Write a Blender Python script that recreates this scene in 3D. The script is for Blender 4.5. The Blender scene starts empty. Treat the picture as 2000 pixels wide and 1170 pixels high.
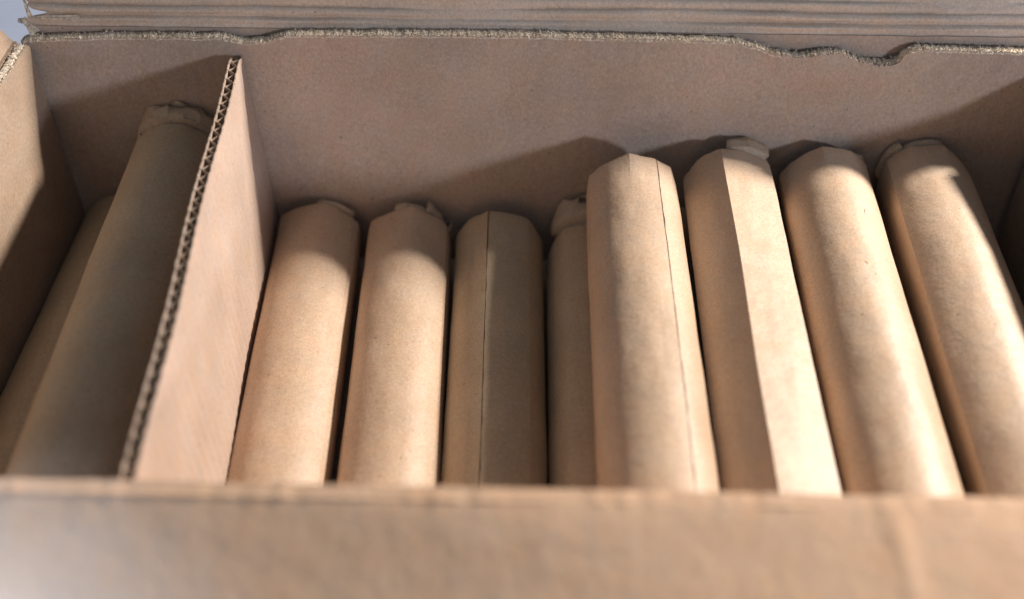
import bpy, bmesh, math, random
from mathutils import Vector, Matrix, noise

C = bpy.context.scene.collection
sc = bpy.context.scene
H = 38.25            # camera height above the table, in centimetres (all lengths below are centimetres)
S = 0.01

# ------------------------------------------------------------------ camera
cam_d = bpy.data.cameras.new('camera')
cam = bpy.data.objects.new('camera', cam_d)
C.objects.link(cam)
Yd = Vector((80, 2085, -2209)).normalized()
Zd = -Vector((6, -2341, -2209)); Zd = (Zd - Yd * Yd.dot(Zd)).normalized()
Xd = Yd.cross(Zd)
# rows of this matrix: world axes written in camera space -> columns of camera orientation in the world
R = Matrix((Xd, Yd, Zd))
cam.matrix_world = Matrix.Translation((0, 0, H * S)) @ R.to_4x4()
cam_d.sensor_width = 36
cam_d.lens = 2209 / 2000 * 36
cam_d.clip_start = 0.01
cam_d.clip_end = 20
cam_d.dof.use_dof = True
cam_d.dof.focus_distance = 0.48
cam_d.dof.aperture_fstop = 4.0
sc.camera = cam

# ------------------------------------------------------------------ light
w = bpy.data.worlds.new('World'); sc.world = w; w.use_nodes = True
bg = w.node_tree.nodes['Background']
bg.inputs[0].default_value = (0.75, 0.95, 1.15, 1)
bg.inputs[1].default_value = 0.16


def area(name, pos, aim, size, power, col, spread=180):
    l = bpy.data.lights.new(name, 'AREA')
    l.shape = 'DISK'; l.size = size * S; l.energy = power; l.color = col
    l.spread = math.radians(spread)
    o = bpy.data.objects.new(name, l); C.objects.link(o)
    p = Vector((pos[0], pos[1], pos[2] + H)) * S; a = Vector((aim[0], aim[1], aim[2] + H)) * S
    o.location = p
    o.rotation_euler = (a - p).to_track_quat('-Z', 'Y').to_euler()
    return o


def towards(aim, d, dist):
    d = Vector(d).normalized()
    return (aim[0] + d.x * dist, aim[1] + d.y * dist, aim[2] + d.z * dist)


aimA = (0, 44, -31)
area('window_light', towards(aimA, (1, -1.19, 0.37), 190), aimA, 14, 11.5, (0.84, 0.88, 1.0))
aimB = (0, 36, -31)
area('warm_lamp', (80, 71, 24), aimB, 8.0, 22.0, (1.0, 0.92, 0.82))

aimC = (-16.5, 13.0, -28)
sp = bpy.data.lights.new('flap_patch_spot', 'SPOT'); sp.energy = 48; sp.color = (.40, .62, 1.0)  # added narrow spot, makes the pale patch at the front flap's left
sp.spot_size = math.radians(10); sp.spot_blend = .7; sp.shadow_soft_size = .05
so = bpy.data.objects.new('flap_patch_spot', sp); C.objects.link(so)
pC = Vector((-42, -12, 22 + H)) * S; aC = Vector((aimC[0], aimC[1], aimC[2] + H)) * S
so.location = pC; so.rotation_euler = (aC - pC).to_track_quat('-Z', 'Y').to_euler()

sc.view_settings.view_transform = 'Standard'
sc.view_settings.look = 'None'
sc.view_settings.exposure = 0.0
sc.view_settings.gamma = 1.0
sc.view_settings.use_curve_mapping = False


# ------------------------------------------------------------------ materials
def kraft(name, base, mott=0.12, flute=None, rough=0.62, fibre=0.35, spec=0.35, bump=0.25, blot=0.1):
    m = bpy.data.materials.new(name); m.use_nodes = True
    nt = m.node_tree; N = nt.nodes; L = nt.links
    b = N['Principled BSDF']
    b.inputs['Roughness'].default_value = rough
    b.inputs['Specular IOR Level'].default_value = spec
    tc = N.new('ShaderNodeTexCoord')
    oi = N.new('ShaderNodeObjectInfo')
    add = N.new('ShaderNodeVectorMath'); add.operation = 'ADD'
    sc3 = N.new('ShaderNodeVectorMath'); sc3.operation = 'SCALE'
    comb = N.new('ShaderNodeCombineXYZ')
    for i in range(3): L.new(oi.outputs['Random'], comb.inputs[i])
    L.new(comb.outputs[0], sc3.inputs[0]); sc3.inputs['Scale'].default_value = 3.7
    L.new(tc.outputs['Object'], add.inputs[0]); L.new(sc3.outputs[0], add.inputs[1])

    def nz(scale, detail=3, rough_=0.6, stretch=None):
        n = N.new('ShaderNodeTexNoise'); n.inputs['Scale'].default_value = scale
        n.inputs['Detail'].default_value = detail; n.inputs['Roughness'].default_value = rough_
        if stretch:
            mp = N.new('ShaderNodeMapping'); mp.inputs['Scale'].default_value = stretch
            L.new(add.outputs[0], mp.inputs[0]); L.new(mp.outputs[0], n.inputs['Vector'])
        else:
            L.new(add.outputs[0], n.inputs['Vector'])
        return n

    def mul(a, n, lo, hi, amt_lo, amt_hi):
        r = N.new('ShaderNodeMapRange'); r.inputs['From Min'].default_value = lo; r.inputs['From Max'].default_value = hi
        r.inputs['To Min'].default_value = amt_lo; r.inputs['To Max'].default_value = amt_hi
        L.new(n, r.inputs[0])
        v = N.new('ShaderNodeVectorMath'); v.operation = 'SCALE'
        L.new(a, v.inputs[0]); L.new(r.outputs[0], v.inputs['Scale'])
        return v.outputs[0]
    # warm / cool mottling
    mix = N.new('ShaderNodeMix'); mix.data_type = 'RGBA'
    c = base
    mix.inputs[6].default_value = (c[0] * 1.05, c[1] * 0.94, c[2] * 0.84, 1)
    mix.inputs[7].default_value = (c[0] * 0.95, c[1] * 1.04, c[2] * 1.16, 1)
    L.new(nz(90, 4).outputs[0], mix.inputs[0])
    col = mix.outputs[2]
    col = mul(col, nz(24, 3).outputs[0], 0.3, 0.7, 1 - blot, 1 + blot)
    col = mul(col, nz(650, 3, 0.7).outputs[0], 0.25, 0.75, 1 - mott * 1.3, 1 + mott * 1.3)
    col = mul(col, nz(1800, 2, 0.7, (1, 1, 0.35)).outputs[0], 0.25, 0.75, 1 - fibre * 0.5, 1 + fibre * 0.5)
    # dark specks
    col = mul(col, nz(420, 1, 0.5).outputs[0], 0.20, 0.235, 0.5, 1.0)
    L.new(col, b.inputs['Base Color'])
    bp = N.new('ShaderNodeBump'); bp.inputs['Strength'].default_value = bump; bp.inputs['Distance'].default_value = 0.0004
    L.new(nz(900, 4, 0.7).outputs[0], bp.inputs['Height'])
    last = bp
    b2 = N.new('ShaderNodeBump'); b2.inputs['Strength'].default_value = 0.38; b2.inputs['Distance'].default_value = 0.0022
    L.new(nz(60, 5, 0.55).outputs[0], b2.inputs['Height']); L.new(last.outputs[0], b2.inputs['Normal'])
    last = b2
    if flute:
        wv = N.new('ShaderNodeTexWave'); wv.inputs['Scale'].default_value = 46; wv.inputs['Distortion'].default_value = 0.4
        wv.bands_direction = flute
        L.new(tc.outputs['Object'], wv.inputs['Vector'])
        b3 = N.new('ShaderNodeBump'); b3.inputs['Strength'].default_value = 0.12; b3.inputs['Distance'].default_value = 0.0006
        L.new(wv.outputs['Fac'], b3.inputs['Height']); L.new(last.outputs[0], b3.inputs['Normal'])
        last = b3
    L.new(last.outputs[0], b.inputs['Normal'])
    return m


M = {
    'wallX': kraft('corrugated_board_back', (0.45, 0.36, 0.295), flute='X', mott=.10, rough=.8, spec=.2),
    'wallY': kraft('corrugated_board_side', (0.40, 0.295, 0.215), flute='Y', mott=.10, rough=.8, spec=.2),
    'flap': kraft('flap_board', (0.60, 0.50, 0.41), mott=.10, rough=.8, spec=.2),
    'front': kraft('front_board', (0.74, 0.475, 0.30), mott=.05, rough=.7, spec=.3, blot=.04),
    'torn': kraft('torn_fibres', (0.68, 0.59, 0.47), mott=.3, rough=.9, spec=.1, fibre=.5),
    'divider': kraft('divider_liner', (0.47, 0.355, 0.285), flute='Y', mott=.08, fibre=.15, rough=.8, spec=.2),
    'flute': kraft('fluting_medium', (0.46, 0.36, 0.27), rough=.9, spec=.1),
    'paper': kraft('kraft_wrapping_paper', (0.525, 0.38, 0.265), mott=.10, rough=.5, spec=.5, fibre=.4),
    'paper2': kraft('kraft_wrapping_paper_shaded', (0.45, 0.345, 0.23), mott=.10, rough=.55, spec=.4, fibre=.4),  # kraft copy for shaded tubes, their shade and olive cast put into the colour
    'fold': kraft('crumpled_paper', (0.46, 0.36, 0.26), mott=.12, rough=.6, spec=.35),
}
_m = bpy.data.materials.new('dark_seam_line'); _m.use_nodes = True
_m.node_tree.nodes['Principled BSDF'].inputs['Base Color'].default_value = (.07, .04, .028, 1)
_m.node_tree.nodes['Principled BSDF'].inputs['Roughness'].default_value = .9
M['seam'] = _m
_m = bpy.data.materials.new('scuffed_paper'); _m.use_nodes = True
_m.node_tree.nodes['Principled BSDF'].inputs['Base Color'].default_value = (.22, .14, .10, 1)
_m.node_tree.nodes['Principled BSDF'].inputs['Roughness'].default_value = .9
M['scuff'] = _m
_m = bpy.data.materials.new('pale_table'); _m.use_nodes = True
_nt = _m.node_tree
_b = _nt.nodes['Principled BSDF']; _b.inputs['Roughness'].default_value = .5
_n = _nt.nodes.new('ShaderNodeTexNoise'); _n.inputs['Scale'].default_value = 14
_r = _nt.nodes.new('ShaderNodeValToRGB')
_r.color_ramp.elements[0].color = (.50, .56, .74, 1); _r.color_ramp.elements[1].color = (.62, .67, .82, 1)
_tc = _nt.nodes.new('ShaderNodeTexCoord')
_nt.links.new(_tc.outputs['Object'], _n.inputs['Vector'])
_nt.links.new(_n.outputs[0], _r.inputs[0]); _nt.links.new(_r.outputs[0], _b.inputs['Base Color'])
M['table'] = _m


# ------------------------------------------------------------------ helpers
KB = 0.945          # true size of the board parts against the figures they are drafted in


def nz1(x, y=0.0, z=0.0):
    return noise.noise(Vector((x, y, z)))


def tag(o, label=None, cat=None, group=None, kind=None):
    if label: o['label'] = label
    if cat: o['category'] = cat
    if group: o['group'] = group
    if kind: o['kind'] = kind
    return o


def empty(name, loc):
    o = bpy.data.objects.new(name, None); C.objects.link(o)
    o.empty_display_size = 0.02
    o.location = Vector((loc[0], loc[1], loc[2] + H)) * S
    return o


def build(name, verts, faces, mat, parent=None, smooth=True, sharp=35):
    """verts in centimetres, measured from the camera point"""
    top = parent
    while top is not None and top.parent is not None: top = top.parent
    k = KB if top is not None and top.name in ('cardboard_box', 'cardboard_divider') else 1.0
    pts = [Vector((v[0] * k, v[1] * k, v[2] * k + H)) * S for v in verts]
    if parent is not None:
        off = parent.location.copy()
        q = parent.parent
        while q is not None:
            off += q.location; q = q.parent
    else:
        off = sum(pts, Vector()) / len(pts)
        off.z = min(p.z for p in pts)
    me = bpy.data.meshes.new(name)
    me.from_pydata([p - off for p in pts], [], faces)
    me.materials.append(M[mat])
    bm = bmesh.new(); bm.from_mesh(me)
    bmesh.ops.recalc_face_normals(bm, faces=bm.faces)
    bm.to_mesh(me); bm.free()
    for p in me.polygons: p.use_smooth = smooth
    if smooth: me.set_sharp_from_angle(angle=math.radians(sharp))
    o = bpy.data.objects.new(name, me); C.objects.link(o)
    if parent is not None: o.parent = parent
    else: o.location = off
    return o


def grid(fn, nu, nv, closed=False, verts=None, faces=None):
    """fn(i,j) -> point; appended to verts/faces"""
    if verts is None: verts, faces = [], []
    b = len(verts)
    for i in range(nu):
        for j in range(nv): verts.append(fn(i, j))
    for i in range(nu - 1 + (1 if closed else 0)):
        for j in range(nv - 1):
            i2 = (i + 1) % nu
            faces.append((b + i * nv + j, b + i2 * nv + j, b + i2 * nv + j + 1, b + i * nv + j + 1))
    return verts, faces


def lerp_table(x, T):
    if x <= T[0][0]: return T[0][1]
    for (a, va), (b, vb) in zip(T, T[1:]):
        if x <= b:
            t = (x - a) / (b - a)
            return va + (vb - va) * t
    return T[-1][1]


# closed slab: inner face grid, outer face grid, rim all the way round.
def slab(name, pin, pout, nu, nv, mat, parent, smooth=True, sharp=35):
    v, f = grid(pin, nu, nv)
    b = len(v)
    grid(pout, nu, nv, verts=v, faces=f)
    for i in range(nu - 1):
        for j in (0, nv - 1):
            a0 = i * nv + j; a1 = (i + 1) * nv + j
            f.append((a0, a1, b + a1, b + a0))
    for j in range(nv - 1):
        for i in (0, nu - 1):
            a0 = i * nv + j; a1 = i * nv + j + 1
            f.append((a0, a1, b + a1, b + a0))
    return build(name, v, f, mat, parent, smooth, sharp)


# ------------------------------------------------------------------ table
t = 4.0
fl = build('table_top', [(-150, -60, -H), (150, -60, -H), (150, 240, -H), (-150, 240, -H),
                         (-150, -60, -H - t), (150, -60, -H - t), (150, 240, -H - t), (-150, 240, -H - t)],
           [(0, 1, 2, 3), (4, 5, 6, 7), (0, 1, 5, 4), (1, 2, 6, 5), (2, 3, 7, 6), (3, 0, 4, 7)], 'table', smooth=False)
tag(fl, kind='structure')

# ------------------------------------------------------------------ the box
FLOOR = -37.85 / KB
XL, XR, YB, YF = -23.5, 23.5, 45.5, 20.3
box = empty('cardboard_box', (0, 33, -H))
tag(box, 'open corrugated cardboard box with ragged torn rim holding all the wrapped tubes', 'cardboard box')

TOP = [(-24, -27.05), (-20, -26.85), (-14.5, -26.8), (-13.6, -27.05), (-12.6, -26.95), (-11.5, -26.62), (-6, -26.58),
       (0, -26.55), (6, -26.62), (9.0, -26.74), (10.0, -27.0), (10.7, -27.32), (11.2, -27.30), (11.7, -27.46), (12.6, -27.34), (13.2, -27.22),
       (13.8, -27.2), (14.1, -27.42), (14.8, -27.6), (15.6, -27.78), (16.2, -27.72), (16.45, -27.62), (16.65, -27.2), (17.1, -26.98),
       (19, -27.0), (24, -27.12)]


def wtop(x):
    return lerp_table(x, TOP) + 0.05 * nz1(x * 1.3, 5) + 0.04 * nz1(x * 4, 9) + (0.03 + (.06 if 9 < x < 17.5 else 0)) * nz1(x * 11, 19)


def bowY(x, z):   # slight warp of the board
    d = 0.07 * nz1(x * .12, z * .15, 3) + 0.035 * nz1(x * .5, z * .4, 8)
    if 9 < x < 19:
        d -= 0.28 * max(0, 1 - abs(z + 28.2) / 1.3) * math.sin((x - 9) / 10 * math.pi) ** 2
    return d


nx, nzv = 900, 30
X0, X1 = XL - .40, 24.45


def bx(i): return X0 + (X1 - X0) * i / (nx - 1)


def bz(x, j):
    u = j / (nzv - 1)
    return FLOOR + (wtop(x) - FLOOR) * (u ** .6)


def pin(i, j):
    x = bx(i); z = bz(x, j)
    return (x, YB + bowY(x, z) + (0.05 * nz1(x * 7, z * 7) if j == nzv - 1 else 0), z)


def pout(i, j):
    x = bx(i); z = bz(x, j)
    return (x, YB + .48 + bowY(x, z) * (1 if z > -30 else .6), z + (0.05 * nz1(x * 6, 40) if j == nzv - 1 else 0))


back = slab('back_wall', pin, pout, nx, nzv, 'wallX', box, sharp=50)


# torn, furry rim: many small paper fibres and crumbs lifted off the broken edge
def fuzz(name, path, width_dir, width, up, count, parent, size=(.05, .16), seed=1, mat='torn', spread=.03):
    rnd = random.Random(seed)
    v, f = [], []
    for k in range(count):
        t = rnd.random()
        p = Vector(path(t)) + Vector(width_dir) * (rnd.random() * width)
        p += Vector((rnd.uniform(-1, 1), rnd.uniform(-1, 1), rnd.uniform(-1, .6))) * spread
        d = (Vector(up) * rnd.uniform(.1, 1) + Vector((rnd.gauss(0, .7), rnd.gauss(0, .7), rnd.gauss(0, .4)))).normalized()
        L = rnd.uniform(*size) * (1.8 if rnd.random() < .04 else 1)
        s = d.cross(Vector((rnd.gauss(0, 1), rnd.gauss(0, 1), rnd.gauss(0, 1)))).normalized() * L * rnd.uniform(.15, .5)
        n = d.cross(s).normalized() * L * rnd.uniform(.12, .3)
        q = p + d * L * .55 + n * .6
        e = p + d * L + n * rnd.uniform(-1, 1)
        b = len(v)
        v += [p - s, p + s, q + s * .8, q - s * .7, e + s * .2, p + n, q + n]
        f += [(b, b + 1, b + 2, b + 3), (b + 3, b + 2, b + 4), (b, b + 5, b + 6, b + 3), (b + 1, b + 5, b + 6, b + 2), (b + 6, b + 3, b + 4), (b + 6, b + 2, b + 4)]
    return build(name, v, f, mat, parent, smooth=False)


# lumpy broken core sitting on the rim
def lumpy(name, path, across, n, m, hgt, parent, seed=0, over=.04):
    A = Vector(across)

    def fn(i, j):
        t = i / (n - 1); u = j / (m - 1)
        p = Vector(path(t))
        arch = math.sin(u * math.pi)
        q = p + A * (u * (1 + 2 * over) - over)
        s = t * 900 + seed * 77
        q.z += arch * hgt * (0.4 + .9 * abs(nz1(s * .22, u * 3)) + .8 * abs(nz1(s * .6, u * 5, 4))) - (0.10 if j in (0, m - 1) else 0)
        w = nz1(s * .35, u * 4, 9) * .06
        q += Vector((w * (.5), w, 0))
        return q
    v, f = grid(fn, n, m)
    return build(name, v, f, 'torn', parent, sharp=25)


rim_path = lambda t: (X0 + .1 + (X1 - X0 - .15) * t, YB + bowY(X0 + (X1 - X0) * t, -27) - .02, wtop(X0 + (X1 - X0) * t))
te = lumpy('torn_edge', rim_path, (0, .48, 0), 1900, 7, .028, back, over=.03)
fuzz('torn_fibre', rim_path, (0, 1, 0), .48, (0, -.3, 1), 15000, back, size=(.03, .10), seed=4, spread=.03)

# back outer liner + leaning flap : one folded sheet with ridges near the fold
nfx, nfs = 300, 120
FX0, FX1 = -23.95, 24.1
PROF = [(0, 46.22, -26.78), (3.65, 47.6, -23.4), (10.45, 50.7, -17.35), (16.6, 54.8, -12.8), (21.8, 57.5, -8.3)]   # the flap leans back as it rises


def lerp_pt(s):
    for (a, ya, za), (b, yb, zb) in zip(PROF, PROF[1:]):
        if s <= b:
            t = (s - a) / (b - a)
            return ya + (yb - ya) * t, za + (zb - za) * t
    return PROF[-1][1:]



def flap_prof(s, x):
    """s: distance up the sheet from the fold; returns (y,z) centre line"""
    ang = math.radians(66)
    w1 = 0.07 * nz1(x * .10, 3) + .03 * nz1(x * .4, 6)
    w2 = 0.10 * nz1(x * .09, 13) + .04 * nz1(x * .5, 16)
    w3 = 0.10 * nz1(x * .08, 23)

    def step(s, s0, wd, a):     # a crease: short overhang then return
        d = (s - s0) / wd
        return a * math.exp(-d * d)
    off = 0
    m1, m2, m3 = (max(.1, .9 + 1.6 * nz1(x * .13, q)) for q in (61, 67, 73))
    off += step(s, .40 + w1, .13, .11 * m1) - step(s, .62 + w1 + .06 * nz1(x * .2, 80), .07, .10 * m1)
    off += step(s, .86 + w2 * 1.5, .17, .13 * m2) - step(s, 1.10 + w2 * 1.5, .05, .12 * m2)
    off += step(s, 1.40 + w3 * 1.6, .16, .09 * m3) - step(s, 1.60 + w3, .06, .08 * m3)
    off += .035 * nz1(x * .35, s * 3.0, 2) * min(1, s * 3)
    if s > 2.2: off += .25 * nz1(x * .1, s * .1, 7)
    py, pz = lerp_pt(s)
    y = py - off * math.sin(ang)
    z = pz + off * math.cos(ang)
    return y, z


def fs(j):
    u = j / (nfs - 1)
    return 2.4 * (u / .7) if u < .7 else 2.4 + (u - .7) / .3 * 19.2


def fleft(s):   # ragged left end
    return FX0 + .28 + .22 * nz1(s * 2.2, 31) + .12 * nz1(s * 7, 33) + (0.85 * math.exp(-((s - .72) / .16) ** 2)) + .05 * s


def fp(i, j, th):
    s = fs(j); x0 = fleft(s); x = x0 + (FX1 - x0) * (i / (nfx - 1)) ** 1.15
    y, z = flap_prof(s, x)
    return (x, y + th * .7, z - th * .7)


slab('back_flap', lambda i, j: fp(i, j, 0), lambda i, j: fp(i, j, .28), nfx, nfs, 'flap', box, sharp=60)
# outer liner below the fold
slab('outer_liner', lambda i, j: (FX0 + .4 + (FX1 - FX0 - .4) * i / 119, 46.16, FLOOR + (-26.68 - FLOOR + .03 * nz1(i * .3)) * j / 7),
     lambda i, j: (FX0 + .4 + (FX1 - FX0 - .4) * i / 119, 46.32, FLOOR + (-26.68 - FLOOR + .03 * nz1(i * .3)) * j / 7), 120, 8, 'wallX', box)
# torn scraps in the back left corner
def scrap(name, c, L, W, d, nrm, seed, parent, mat='torn'):
    d = Vector(d).normalized(); nrm = Vector(nrm).normalized(); sd = d.cross(nrm)
    rnd = random.Random(seed)
    N_, M_ = 14, 7

    def fn(i, j, th):
        t = i / (N_ - 1); u = j / (M_ - 1) - .5
        wd = W * (1 - .55 * t) * (1 + .4 * nz1(t * 5, seed))
        p = Vector(c) + d * (t * L * (1 + .25 * nz1(u * 6, seed + 3))) + sd * (u * wd)
        p += nrm * (.10 * nz1(t * 4 + seed, u * 3) + .05 * nz1(t * 12, u * 9, seed) + th)
        return p
    return slab(name, lambda i, j: fn(i, j, 0), lambda i, j: fn(i, j, .03), N_, M_, mat, parent, smooth=False)


scrap('torn_scrap', (-22.6, 46.35, -26.72), 1.6, .42, (-1, .05, .12), (0, -.6, .8), 3, box)
scrap('torn_scrap', (-21.2, 46.30, -26.35), 2.0, .30, (-1, .02, .02), (0, -.7, .7), 7, box)
scrap('torn_scrap', (-23.3, 45.9, -26.9), .9, .5, (-.6, .5, .5), (0, -.5, .8), 11, box)
scrap('torn_scrap', (-23.5, 46.3, -26.3), .8, .25, (-.3, .5, .8), (0, -.7, .7), 15, box)


# side walls
def ltop(y): return -27.0 + .06 * nz1(y * 1.1, 3) + .05 * nz1(y * 4, 9) - .35 * max(0, 1 - abs(y - 45.4) / .5)


def side_wall(name, x, th, topf, y0, y1, sgn):
    ny, nz_ = 180, 24

    def g(i, j, o):
        y = y0 + (y1 - y0) * i / (ny - 1)
        z = FLOOR + (topf(y) - FLOOR) * j / (nz_ - 1)
        b = .10 * nz1(y * .15, z * .2, 5 + x) + .03 * nz1(y * .6, z * .5, x)
        return (x + sgn * (o * th) + b + (0.04 * nz1(y * 7, z * 7, o) if j == nz_ - 1 else 0), y, z)
    return slab(name, lambda i, j: g(i, j, 0), lambda i, j: g(i, j, 1), ny, nz_, 'wallY', box, sharp=50)


lw = side_wall('left_wall', XL, .42, ltop, YF + .1, 45.22, -1)
lp = lambda t: (XL - .42, 21 + 24.3 * t, ltop(21 + 24.3 * t))
lumpy('torn_edge', lp, (.42, 0, 0), 900, 6, .08, lw, seed=3)
fuzz('torn_fibre', lp, (1, 0, 0), .45, (.1, 0, 1), 3500, lw, size=(.04, .11), seed=8)


def rtop(y): return -27.15 - 1.4 * max(0, min(1, (47 - y) / 7)) + .06 * nz1(y, 8)


rw = side_wall('right_wall', XR + .05, .42, rtop, YF + .1, 44.85, 1)

# left flap leaning outwards, its back end visible beside the corner
def lflap(i, j, th):
    s = 13 * (j / 39) ** 1.5
    yend = 45.3 - .12 * s + .18 * nz1(s * 1.6, 55) + .07 * nz1(s * 5, 4)
    y = 20.6 + (yend - 20.6) * i / 119
    a = math.radians(52)
    off = .08 * math.exp(-((s - .5) / .2) ** 2) + .06 * nz1(y * .3, s, 8)
    return (XL - .62 - s * math.cos(a) + off * math.sin(a) - th * .7, y, -26.95 + s * math.sin(a) + off * math.cos(a) - th * .7)


slab('left_flap', lambda i, j: lflap(i, j, 0), lambda i, j: lflap(i, j, .3), 120, 40, 'wallY', box)
slab('left_outer_liner', lambda i, j: (XL - .50, 20.6 + 24.7 * i / 59, FLOOR + (-27.0 - FLOOR) * j / 7), lambda i, j: (XL - .68, 20.6 + 24.7 * i / 59, FLOOR + (-27.0 - FLOOR) * j / 7), 60, 8, 'wallY', box)


# right flap hanging down outside
def rflap(i, j, th):
    s = 12 * j / 29; y = 20.6 + 24 * i / 59
    a = math.radians(-75)
    return (XR + 1.1 + s * math.cos(a) + th, y, rtop(y) + s * math.sin(a) * .85 + .05 * nz1(y * .3, s))


slab('right_outer_liner', lambda i, j: (XR + .85, 20.6 + 25.6 * i / 59, FLOOR + (rtop(20.6 + 25.6 * i / 59) - FLOOR) * j / 7), lambda i, j: (XR + 1.0, 20.6 + 25.6 * i / 59, FLOOR + (rtop(20.6 + 25.6 * i / 59) - FLOOR) * j / 7), 60, 8, 'wallY', box)
slab('right_flap', lambda i, j: rflap(i, j, 0), lambda i, j: rflap(i, j, .3), 60, 30, 'wallY', box)


# front wall, and its flap folded outwards
def fz(x): return -26.78 + .05 * nz1(x * .6, 2) + .05 * nz1(x * 2.4, 7)


slab('front_wall', lambda i, j: (-23.9 + 47.8 * i / 299, YF + .05 * nz1(i * .02, j * .2), FLOOR + (fz(-23.9 + 47.8 * i / 299) - FLOOR) * j / 11),
     lambda i, j: (-23.9 + 47.8 * i / 299, YF - .45, FLOOR + (fz(-23.9 + 47.8 * i / 299) - .05 - FLOOR) * j / 11), 300, 12, 'front', box)


def fflap(i, j, th):
    x = -23.9 + 47.8 * i / 239
    s = 12 * (j / 69) ** 1.3
    # fold: rises over the rim then goes down and away
    a0 = math.radians(10); a1 = math.radians(29 - 10 * max(-1, min(1, x / 14)))
    k = 1 - math.exp(-s / .8)
    y = YF - .02 - s * math.cos(a0 + (a1 - a0) * k * .8)
    z = -26.78 + (fz(x) + 26.78) * math.exp(-s * 2.5) + .03 - s * math.sin(a0 + (a1 - a0) * k * .8) + .02
    n_ = .08 * nz1(x * .14, s * .3, 3) * min(1, s)
    n_ += .05 * math.exp(-((x - 10.4 - .10 * s) / .3) ** 2) * min(1, s)       # soft vertical crease
    return (x, y - th * .45, z + n_ - th * .7)


slab('front_flap', lambda i, j: fflap(i, j, 0), lambda i, j: fflap(i, j, .3), 240, 70, 'front', box)

# bottom
slab('bottom_panel', lambda i, j: (-23.9 + 47.8 * i / 9, 19.85 + 26.2 * j / 5, FLOOR), lambda i, j: (-23.9 + 47.8 * i / 9, 19.85 + 26.2 * j / 5, (-H + .01) / KB), 10, 6, 'flap', box, smooth=False)

# ------------------------------------------------------------------ divider
div = empty('cardboard_divider', (-13.2, 33, FLOOR + .01))
tag(div, 'upright corrugated divider with open flutes on its top edge, right of two shaded tubes', 'divider')


def dc(y):     # centre line x
    t = (45.35 - y) / 24.9
    return -13.78 + 1.6 * max(0, t) ** 1.1 + .05 * math.sin(y * .5)


def dtop(y):
    t = (45.35 - y) / 24.9
    return -27.42 - .35 * t + .04 * nz1(y * 1.7, 2) - .25 * max(0, 1 - (45.35 - y) / .8)


def dbend(z): return .13 * math.cos((z + 38) * .28)


def liner(sgn, drop):
    ny, nz_ = 260, 26

    def g(i, j, th):
        y = 20.62 + 24.73 * i / (ny - 1)
        z = FLOOR + .02 + (dtop(y) - drop + .035 * nz1(y * 6, sgn * 5) - FLOOR) * j / (nz_ - 1)
        x = dc(y) + dbend(z) + sgn * (.205 + th) + .012 * math.sin(y * 2 * math.pi / .66)
        return (x, y, z)
    return slab('liner', lambda i, j: g(i, j, 0), lambda i, j: g(i, j, .045), ny, nz_, 'divider', div)


liner(1, 0); liner(-1, .03)
NP = 900


def flutef(i, j, th):
    y = 20.66 + 24.6 * i / (NP - 1)
    z = FLOOR + .02 + (dtop(y) - .05 - .03 * abs(nz1(y * 5, 77)) - FLOOR) * (j / 5)
    ph = (y / .66 + .16 * nz1(y * .9) + .05 * nz1(y * 3)) % 1.0
    tri = 4 * abs(ph - .5) - 1
    wv = max(-1, min(1, tri * 1.12))
    crush = .90 + .12 * nz1(y * 1.1, 4)
    return (dc(y) + dbend(z) + wv * (.185 * crush) + th, y, z)


slab('fluting', lambda i, j: flutef(i, j, 0), lambda i, j: flutef(i, j, .022), NP, 6, 'flute', div, smooth=False)
for sg in (1, -1):
    fuzz('torn_fibre', lambda t, sg=sg: (dc(21 + 24 * t) + sg * .22 + dbend(-27.5), 21 + 24 * t, dtop(21 + 24 * t) - .02), (1, 0, 0), .02, (0, 0, 1), 1100, div, size=(.02, .06), seed=20 + sg, spread=.02)


# ------------------------------------------------------------------ wrapped tubes
def section(phi, r, creases, flat):
    """phi: degrees to the right of vertical. returns radius of the folded paper outline"""
    cs = sorted(creases)
    n = len(cs)
    grow = 0       # the same for the whole outline, so that facets meet without a step
    for k in range(n):
        hf = math.radians((cs[(k + 1) % n] + (360 if k == n - 1 else 0) - cs[k]) / 2)
        grow += .65 * (flat * .35 if hf > math.radians(44) else flat) * (1 - math.cos(min(hf, math.radians(44)))) * r / n
    p = phi
    for k in range(n):
        a = cs[k]; b = cs[(k + 1) % n] + (360 if k == n - 1 else 0)
        q = p
        while q < a: q += 360
        while q >= a + 360: q -= 360
        if a <= q <= b:
            half = math.radians((b - a) / 2); mid = (a + b) / 2
            if half > math.radians(44): ff = flat * .35; half = math.radians(44)
            else: ff = flat
            dq = math.radians(q - mid)
            # flattened arc between the creases: full radius at creases, sagging in the middle
            edge = math.radians((b - a) / 2)
            e = abs(dq) / edge
            sag = (1 - math.cos(half)) * r
            chord = r * math.cos(half) / max(.2, math.cos(max(-half, min(half, dq * half / edge))))
            return r * (1 - ff) + chord * ff + grow
    return r + grow


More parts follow.
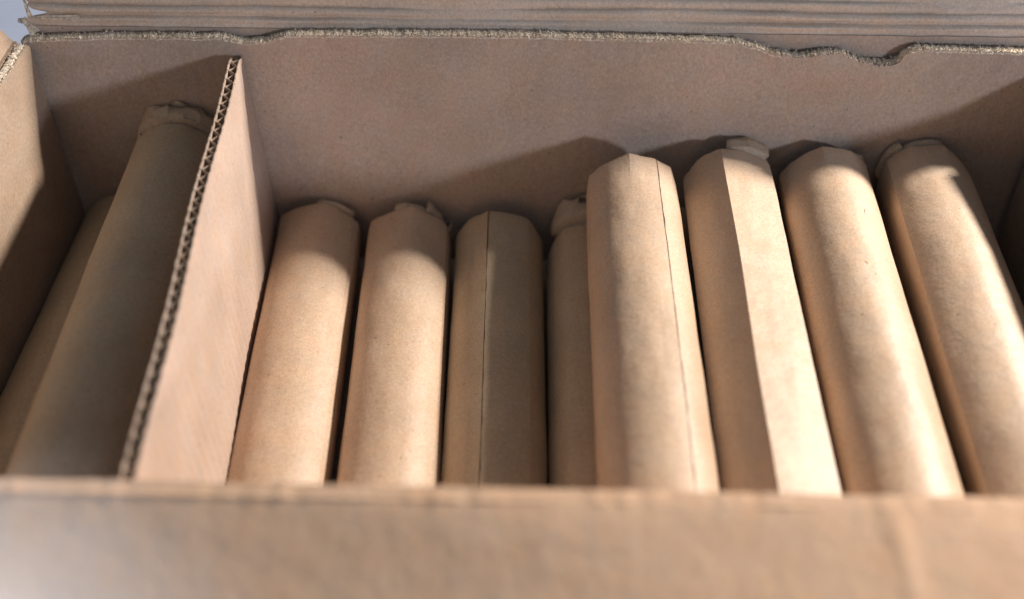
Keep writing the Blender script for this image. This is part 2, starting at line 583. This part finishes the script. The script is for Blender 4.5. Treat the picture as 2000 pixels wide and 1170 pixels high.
def tube(xf, xn, zf, zn, r, yend, creases, label, seam=None, collars=(), flat=.25, seed=0, mat='paper', y0=19.7, group=None, dots=False, seamw=1.15, scuffs=(), apex=()):
    cx = lambda y: xf + (xn - xf) * (45 - y) / 22
    cz = lambda y: zf + (zn - zf) * (45 - y) / 22
    root = empty('wrapped_tube', (cx(32), 32, cz(32) - r))
    tag(root, label, 'paper tube', group or 'kraft paper wrapped tubes in the box')
    nth, ny = 240, 90
    # finer angular sampling near creases
    angs = []
    for k in range(nth): angs.append(-180 + 360 * k / nth)
    for c in creases: angs += [c - .8, c - .3, c, c + .3, c + .8]
    angs = sorted(set(round(((a + 180) % 360) - 180, 2) for a in angs))

    def rad(phi, y):
        e = (yend - y)
        ff = flat + max(0, .5 - flat) * math.exp(-max(0, e) / .9)
        we = math.exp(-max(0, e) / .9) if apex else 0
        if flat < .3:      # soft, rolled creases
            k = sum(section(phi + d, r, creases, ff) for d in (-6, -3, 0, 3, 6)) / 5
        else:
            k = section(phi, r, creases, ff)
        if we > .02: k = k * (1 - we) + section(phi, r, list(creases) + list(apex), .55) * we
        k += .035 * nz1(math.cos(math.radians(phi)) * 1.3 + seed, math.sin(math.radians(phi)) * 1.3, y * .13 + seed * 5)
        k += .022 * nz1(math.cos(math.radians(phi)) * 3 + seed, math.sin(math.radians(phi)) * 3, y * .5 + seed * 5)
        if e < .5: k -= .05 * (1 - e / .5) ** 2 * (1 + nz1(phi * .05, seed))
        return k

    def P(phi, y, dr=0.0):
        a = math.radians(phi + 1.4 * nz1(y * .16, seed * 7.3, math.cos(math.radians(phi))))
        k = rad(phi, y) + dr
        return (cx(y) + k * math.sin(a), y, cz(y) + k * math.cos(a))

    def yj(j):
        u = j / (ny - 1)
        return y0 + (yend - y0) * (1 - (1 - u) ** 1.3)

    def edge(phi):   # slightly uneven cut of the paper end
        return .05 * nz1(phi * .03, seed * 3) + .02 * nz1(phi * .15, seed)
    v, f = grid(lambda i, j: P(angs[i], yj(j) + (edge(angs[i]) if j == ny - 1 else 0)), len(angs), ny, closed=True)
    b = len(v)    # inner return giving the wrapper thickness
    na = len(angs)
    for i in range(na): v.append(P(angs[i], yend + edge(angs[i]) - .01, -.06))
    for i in range(na): v.append(P(angs[i], yend - 1.0, -.08))
    for i in range(na):
        i2 = (i + 1) % na
        f.append((i * ny + ny - 1, i2 * ny + ny - 1, b + i2, b + i))
        f.append((b + i, b + i2, b + na + i2, b + na + i))
    c0 = len(v); v.append((cx(yend), yend - 1.0, cz(yend)))
    for i in range(na): f.append((b + na + i, b + na + (i + 1) % na, c0))
    c1 = len(v); v.append((cx(y0), y0, cz(y0)))
    for i in range(na): f.append((i * ny, ((i + 1) % na) * ny, c1))
    body = build('paper_wrapper', v, f, mat, root, sharp=9)
    # overlap edge of the wrapping paper: a thin lapped strip whose cut edge leaves a dark line
    if seam is not None:
        n = 120

        def lap(i, j):
            y = y0 + (yend - .02 - y0) * i / (n - 1)
            ph = seam + .5 * nz1(y * .12, seed) + .10 * nz1(y * 1.5, seed)
            W = [(0, -.01), (0, .042), (-5, .022), (-16, .004), (-22, -.012)]
            return P(ph + W[j][0], y, W[j][1] + .006 * nz1(y * .8, seed + j))
        vv, ff = grid(lap, n, 5)
        build('paper_overlap', vv, ff, mat, body, sharp=30)
        vv, ff = [], []
        rnd = random.Random(seed + 50)
        pieces = []
        if dots:
            y = y0
            while y < yend - .3:
                L = rnd.uniform(.04, .35); pieces.append((y, min(yend - .05, y + L))); y += L + rnd.uniform(.05, .22)
        else: pieces = [(y0, yend - .03)]
        for ya, yb in pieces:
            k = max(3, int((yb - ya) * 6)); bb = len(vv)
            for i in range(k):
                y = ya + (yb - ya) * i / (k - 1)
                ph = seam + .5 * nz1(y * .12, seed) + .10 * nz1(y * 1.5, seed)
                wd = (.7 if dots else seamw) * (1 + .6 * nz1(y * 1.3, seed + 9))
                vv += [P(ph + .02, y, .014), P(ph + wd, y, .012)]
            for i in range(k - 1): ff.append((bb + 2 * i, bb + 2 * i + 2, bb + 2 * i + 3, bb + 2 * i + 1))
        build('seam_gap', vv, ff, 'seam', body)
    # crumpled tucked-in paper at the far end
    for (p0, p1, gap, length, ro, ri, sd) in collars:
        rr_ = random.Random(sd)
        if sd in (40, 14):       # a loose crumpled collar standing clear of the tube end
            n = int((p1 - p0) / 9)
            jr = [rr_.uniform(-1, 1) for _ in range(n)]; jy = [rr_.uniform(-1, 1) for _ in range(n)]

            def band(i, j):
                u = i / (n - 1); phi = p0 + (p1 - p0) * u
                tp = min(1, u * 5, (1 - u) * 5)
                T = [(-.6, .84, 0), (.05, .86, 0), (.18, 1.03, .1), (.30, 1.05, .25), (.62, 1.06, .62), (.95, 1.02, .9), (1.0, .90, .9), (.7, .6, .6)][j]
                y = min(42.85, yend + (gap + length * T[0] * (1 + .12 * jy[i]) if T[0] > 0 else T[0]))
                rr = r * T[1] + (.10 * jr[i] * (1 if j in (3, 5) else -.5) + .06 * nz1(i * 2.1, j * 2.7, sd)) * tp - .12 * (1 - tp)
                a = math.radians(phi)
                return (cx(y) + rr * math.sin(a), y, cz(y) + rr * math.cos(a) + .42 * T[2] * tp)
            vv, ff = grid(band, n, 8)
            rm = [k for k in range(len(ff)) if (k % 7 == 4 and (k // 7) in (n // 2 - 1, n // 2 - 2)) or (k % 7 == 5 and (k // 7) in (n // 2, n // 2 + 1))]
            ff = [f_ for k, f_ in enumerate(ff) if k not in rm]
            o = build('folded_end', vv, ff, 'fold', root, smooth=True, sharp=16)
            md = o.modifiers.new('thick', 'SOLIDIFY'); md.thickness = .0003; md.offset = -1
            continue
        npan = max(2, round((p1 - p0) / 48))
        vv, ff = [], []
        cuts = [p0 + (p1 - p0) * k / npan + (rr_.uniform(-7, 7) if 0 < k < npan else 0) for k in range(npan + 1)]
        order = 1 if rr_.random() < .5 else -1
        for k in range(npan):
            a0, a1 = cuts[k] - 7, cuts[k + 1] + 7
            L = length * rr_.uniform(.75, 1.2)
            hi, lo = ro + rr_.uniform(0, .05), ri - rr_.uniform(.02, .08)
            if order < 0: hi, lo = lo, hi
            if k in (0, npan - 1):
                if k == 0: hi = min(hi, ri)
                if k == npan - 1: lo = min(lo, ri)
            sk = rr_.uniform(-.25, .25); nu, nv = 7, 6

            def pan(i, j):
                u = i / (nu - 1); t_ = j / (nv - 1)
                phi = a0 + (a1 - a0) * u * (1 - .25 * t_) + (a1 - a0) * .12 * t_
                lift = hi + (lo - hi) * u
                T = [(-.45, ri - .14), (.02, ri - .13), (.22, lift - .02), (.62, lift + .01), (1.0, lift - .07), (.9, lift - .40)][j]
                y = yend + ((gap + L * T[0] * (1 + sk * (u - .5) * 2)) if T[0] > 0 else T[0])
                rr = r * T[1] + .055 * nz1(u * 4 + k * 3, j * 1.1, sd) + (.035 * ((i % 3) - 1) if 1 < j < 5 else 0) * rr2[k]
                a = math.radians(phi)
                y = min(y, 42.85)
                return (cx(y) + rr * math.sin(a), y, cz(y) + rr * math.cos(a))
            rr2 = [random.Random(sd + q).uniform(-1, 1) for q in range(npan)]
            grid(pan, nu, nv, verts=vv, faces=ff)
        o = build('folded_end', vv, ff, 'fold', root, smooth=True, sharp=14)
        md = o.modifiers.new('thick', 'SOLIDIFY'); md.thickness = .0004; md.offset = -1
    for (ph, y, L, sk) in scuffs:
        vv, ff = [], []
        for i in range(8):
            t_ = i / 7; wv = .05 * math.sin(t_ * math.pi) / (.037 * 30)
            for e in (-1, 1): vv.append(P(ph + sk * t_ + .5 * math.sin(t_ * 5) + e * wv * 14, y + L * t_, .008))
        for i in range(7): ff.append((2 * i, 2 * i + 2, 2 * i + 3, 2 * i + 1))
        build('scuff_mark', vv, ff, 'scuff', body)
    return root


Gl = 'kraft paper wrapped tubes in the box'
# (phi0, phi1, gap, length, outer radius, inner radius, seed)
tube(-10.68, -9.75, -35.7, -35.72, 2.08, 42.1, [-120, -52, 66, 130], 'brightly lit tube directly right of the divider with a dotted line down its right side',
     seam=56, dots=True, collars=[(5, 105, .0, .65, 1.03, .95, 3)], seed=1, flat=.32, apex=(12,), scuffs=[(48, 26.5, .3, 3), (-20, 31, .12, 2)])
tube(-6.25, -5.45, -35.6, -35.72, 2.08, 41.75, [-120, -56, 60, 125], 'second tube right of the divider, with a crumpled fold standing at its upper right end',
     collars=[(-15, 110, .0, .8, 1.0, .94, 6)], seed=2, flat=.32, apex=(8,))
tube(-1.85, -1.42, -35.65, -35.8, 2.08, 41.7, [-130, -72, -14, 42, 84, 140], 'shaded low tube with a pointed end and a straight seam down its centre',
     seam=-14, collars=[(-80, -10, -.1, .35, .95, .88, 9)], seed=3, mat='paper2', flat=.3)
tube(2.52, 2.72, -35.7, -35.8, 2.08, 40.9, [-110, -34, 24, 90, 150], 'low shadowed tube half hidden beneath the tall bright tube beside it',
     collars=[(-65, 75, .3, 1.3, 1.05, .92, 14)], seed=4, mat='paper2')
tube(4.24, 4.37, -31.6, -31.75, 2.10, 40.75, [-125, -66, 50, 115], 'bright raised tube with a long dark seam, leftmost of the four in the top row',
     seam=27, seed=5, flat=.12, apex=(-6,), seamw=2.1)
tube(8.8, 8.62, -31.85, -32.0, 2.04, 41.75, [-130, -78, -15, 50, 110], 'raised tube with sharp lengthwise crease between dull left and bright right faces',
     collars=[(-5, 108, .0, 1.05, 1.08, .98, 21)], seed=6, flat=.9, apex=(-38,))
tube(13.2, 12.82, -31.95, -32.1, 2.03, 42.1, [-130, -76, 55, 110], 'third tube of the top row, glossy down its right side with small scuff marks',
     collars=[(25, 70, -.1, .3, 1.03, .95, 27)], seed=7, flat=.31, apex=(-10, 30), scuffs=[(22, 37.6, .35, 3), (8, 34.2, .2, -2), (12, 33.6, .15, 4)])
tube(17.75, 17.15, -32.0, -32.15, 2.10, 42.35, [-130, -55, 75, 120], 'rightmost tube of the top row with loose curled paper along its end rim',
     collars=[(-90, 15, .05, .5, 1.08, .99, 33)], seed=8, flat=.9, apex=(-24, 18))
tube(-16.5, -15.75, -31.05, -31.15, 2.08, 41.9, [-120, -52, 72, 120], 'upper shaded tube left of the divider with a loose crumpled collar at its end',
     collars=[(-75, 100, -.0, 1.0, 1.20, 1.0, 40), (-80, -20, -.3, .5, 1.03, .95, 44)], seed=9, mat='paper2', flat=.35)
tube(-20.12, -20.0, -35.75, -35.75, 2.05, 42.6, [-120, -60, -8, 50, 130], 'low tube against the left wall of the box, partly covered by the upper shaded tube',
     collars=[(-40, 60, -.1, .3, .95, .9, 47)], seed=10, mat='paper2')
# the tubes of the lower layer that carry the top row
for k, (x, se) in enumerate(((-15.6, 11), (7.0, 12), (11.4, 13), (15.8, 14), (20.0, 15))):
    tube(x, x - .1, -35.75, -35.75, 2.05, 42.4 if k < 4 else 42.6, [-100, -30, 30, 95], 'tube of the lower layer, buried almost wholly under the tubes on top of it',
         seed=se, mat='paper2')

# small curled fibre on the torn back flap
cu = []
for i in range(24):
    u = i / 23
    cu.append(Vector((9.05 - .22 * u ** 2 + .05 * math.sin(u * 5), 46.75 + .5 * u - .3, -26.0 + .75 * u)))
vv, ff = [], []
for i, p in enumerate(cu):
    rr = .017 * (1 - .6 * i / 23)
    for k in range(6):
        a = k * math.pi / 3
        vv.append((p.x + rr * math.cos(a), p.y + rr * math.sin(a), p.z))
for i in range(23):
    for k in range(6):
        ff.append((i * 6 + k, i * 6 + (k + 1) % 6, i * 6 + 6 + (k + 1) % 6, i * 6 + 6 + k))
tag(build('paper_fibre', vv, ff, 'torn'), 'tiny pale curled paper fibre sticking up on the ridged back flap', 'paper fibre')
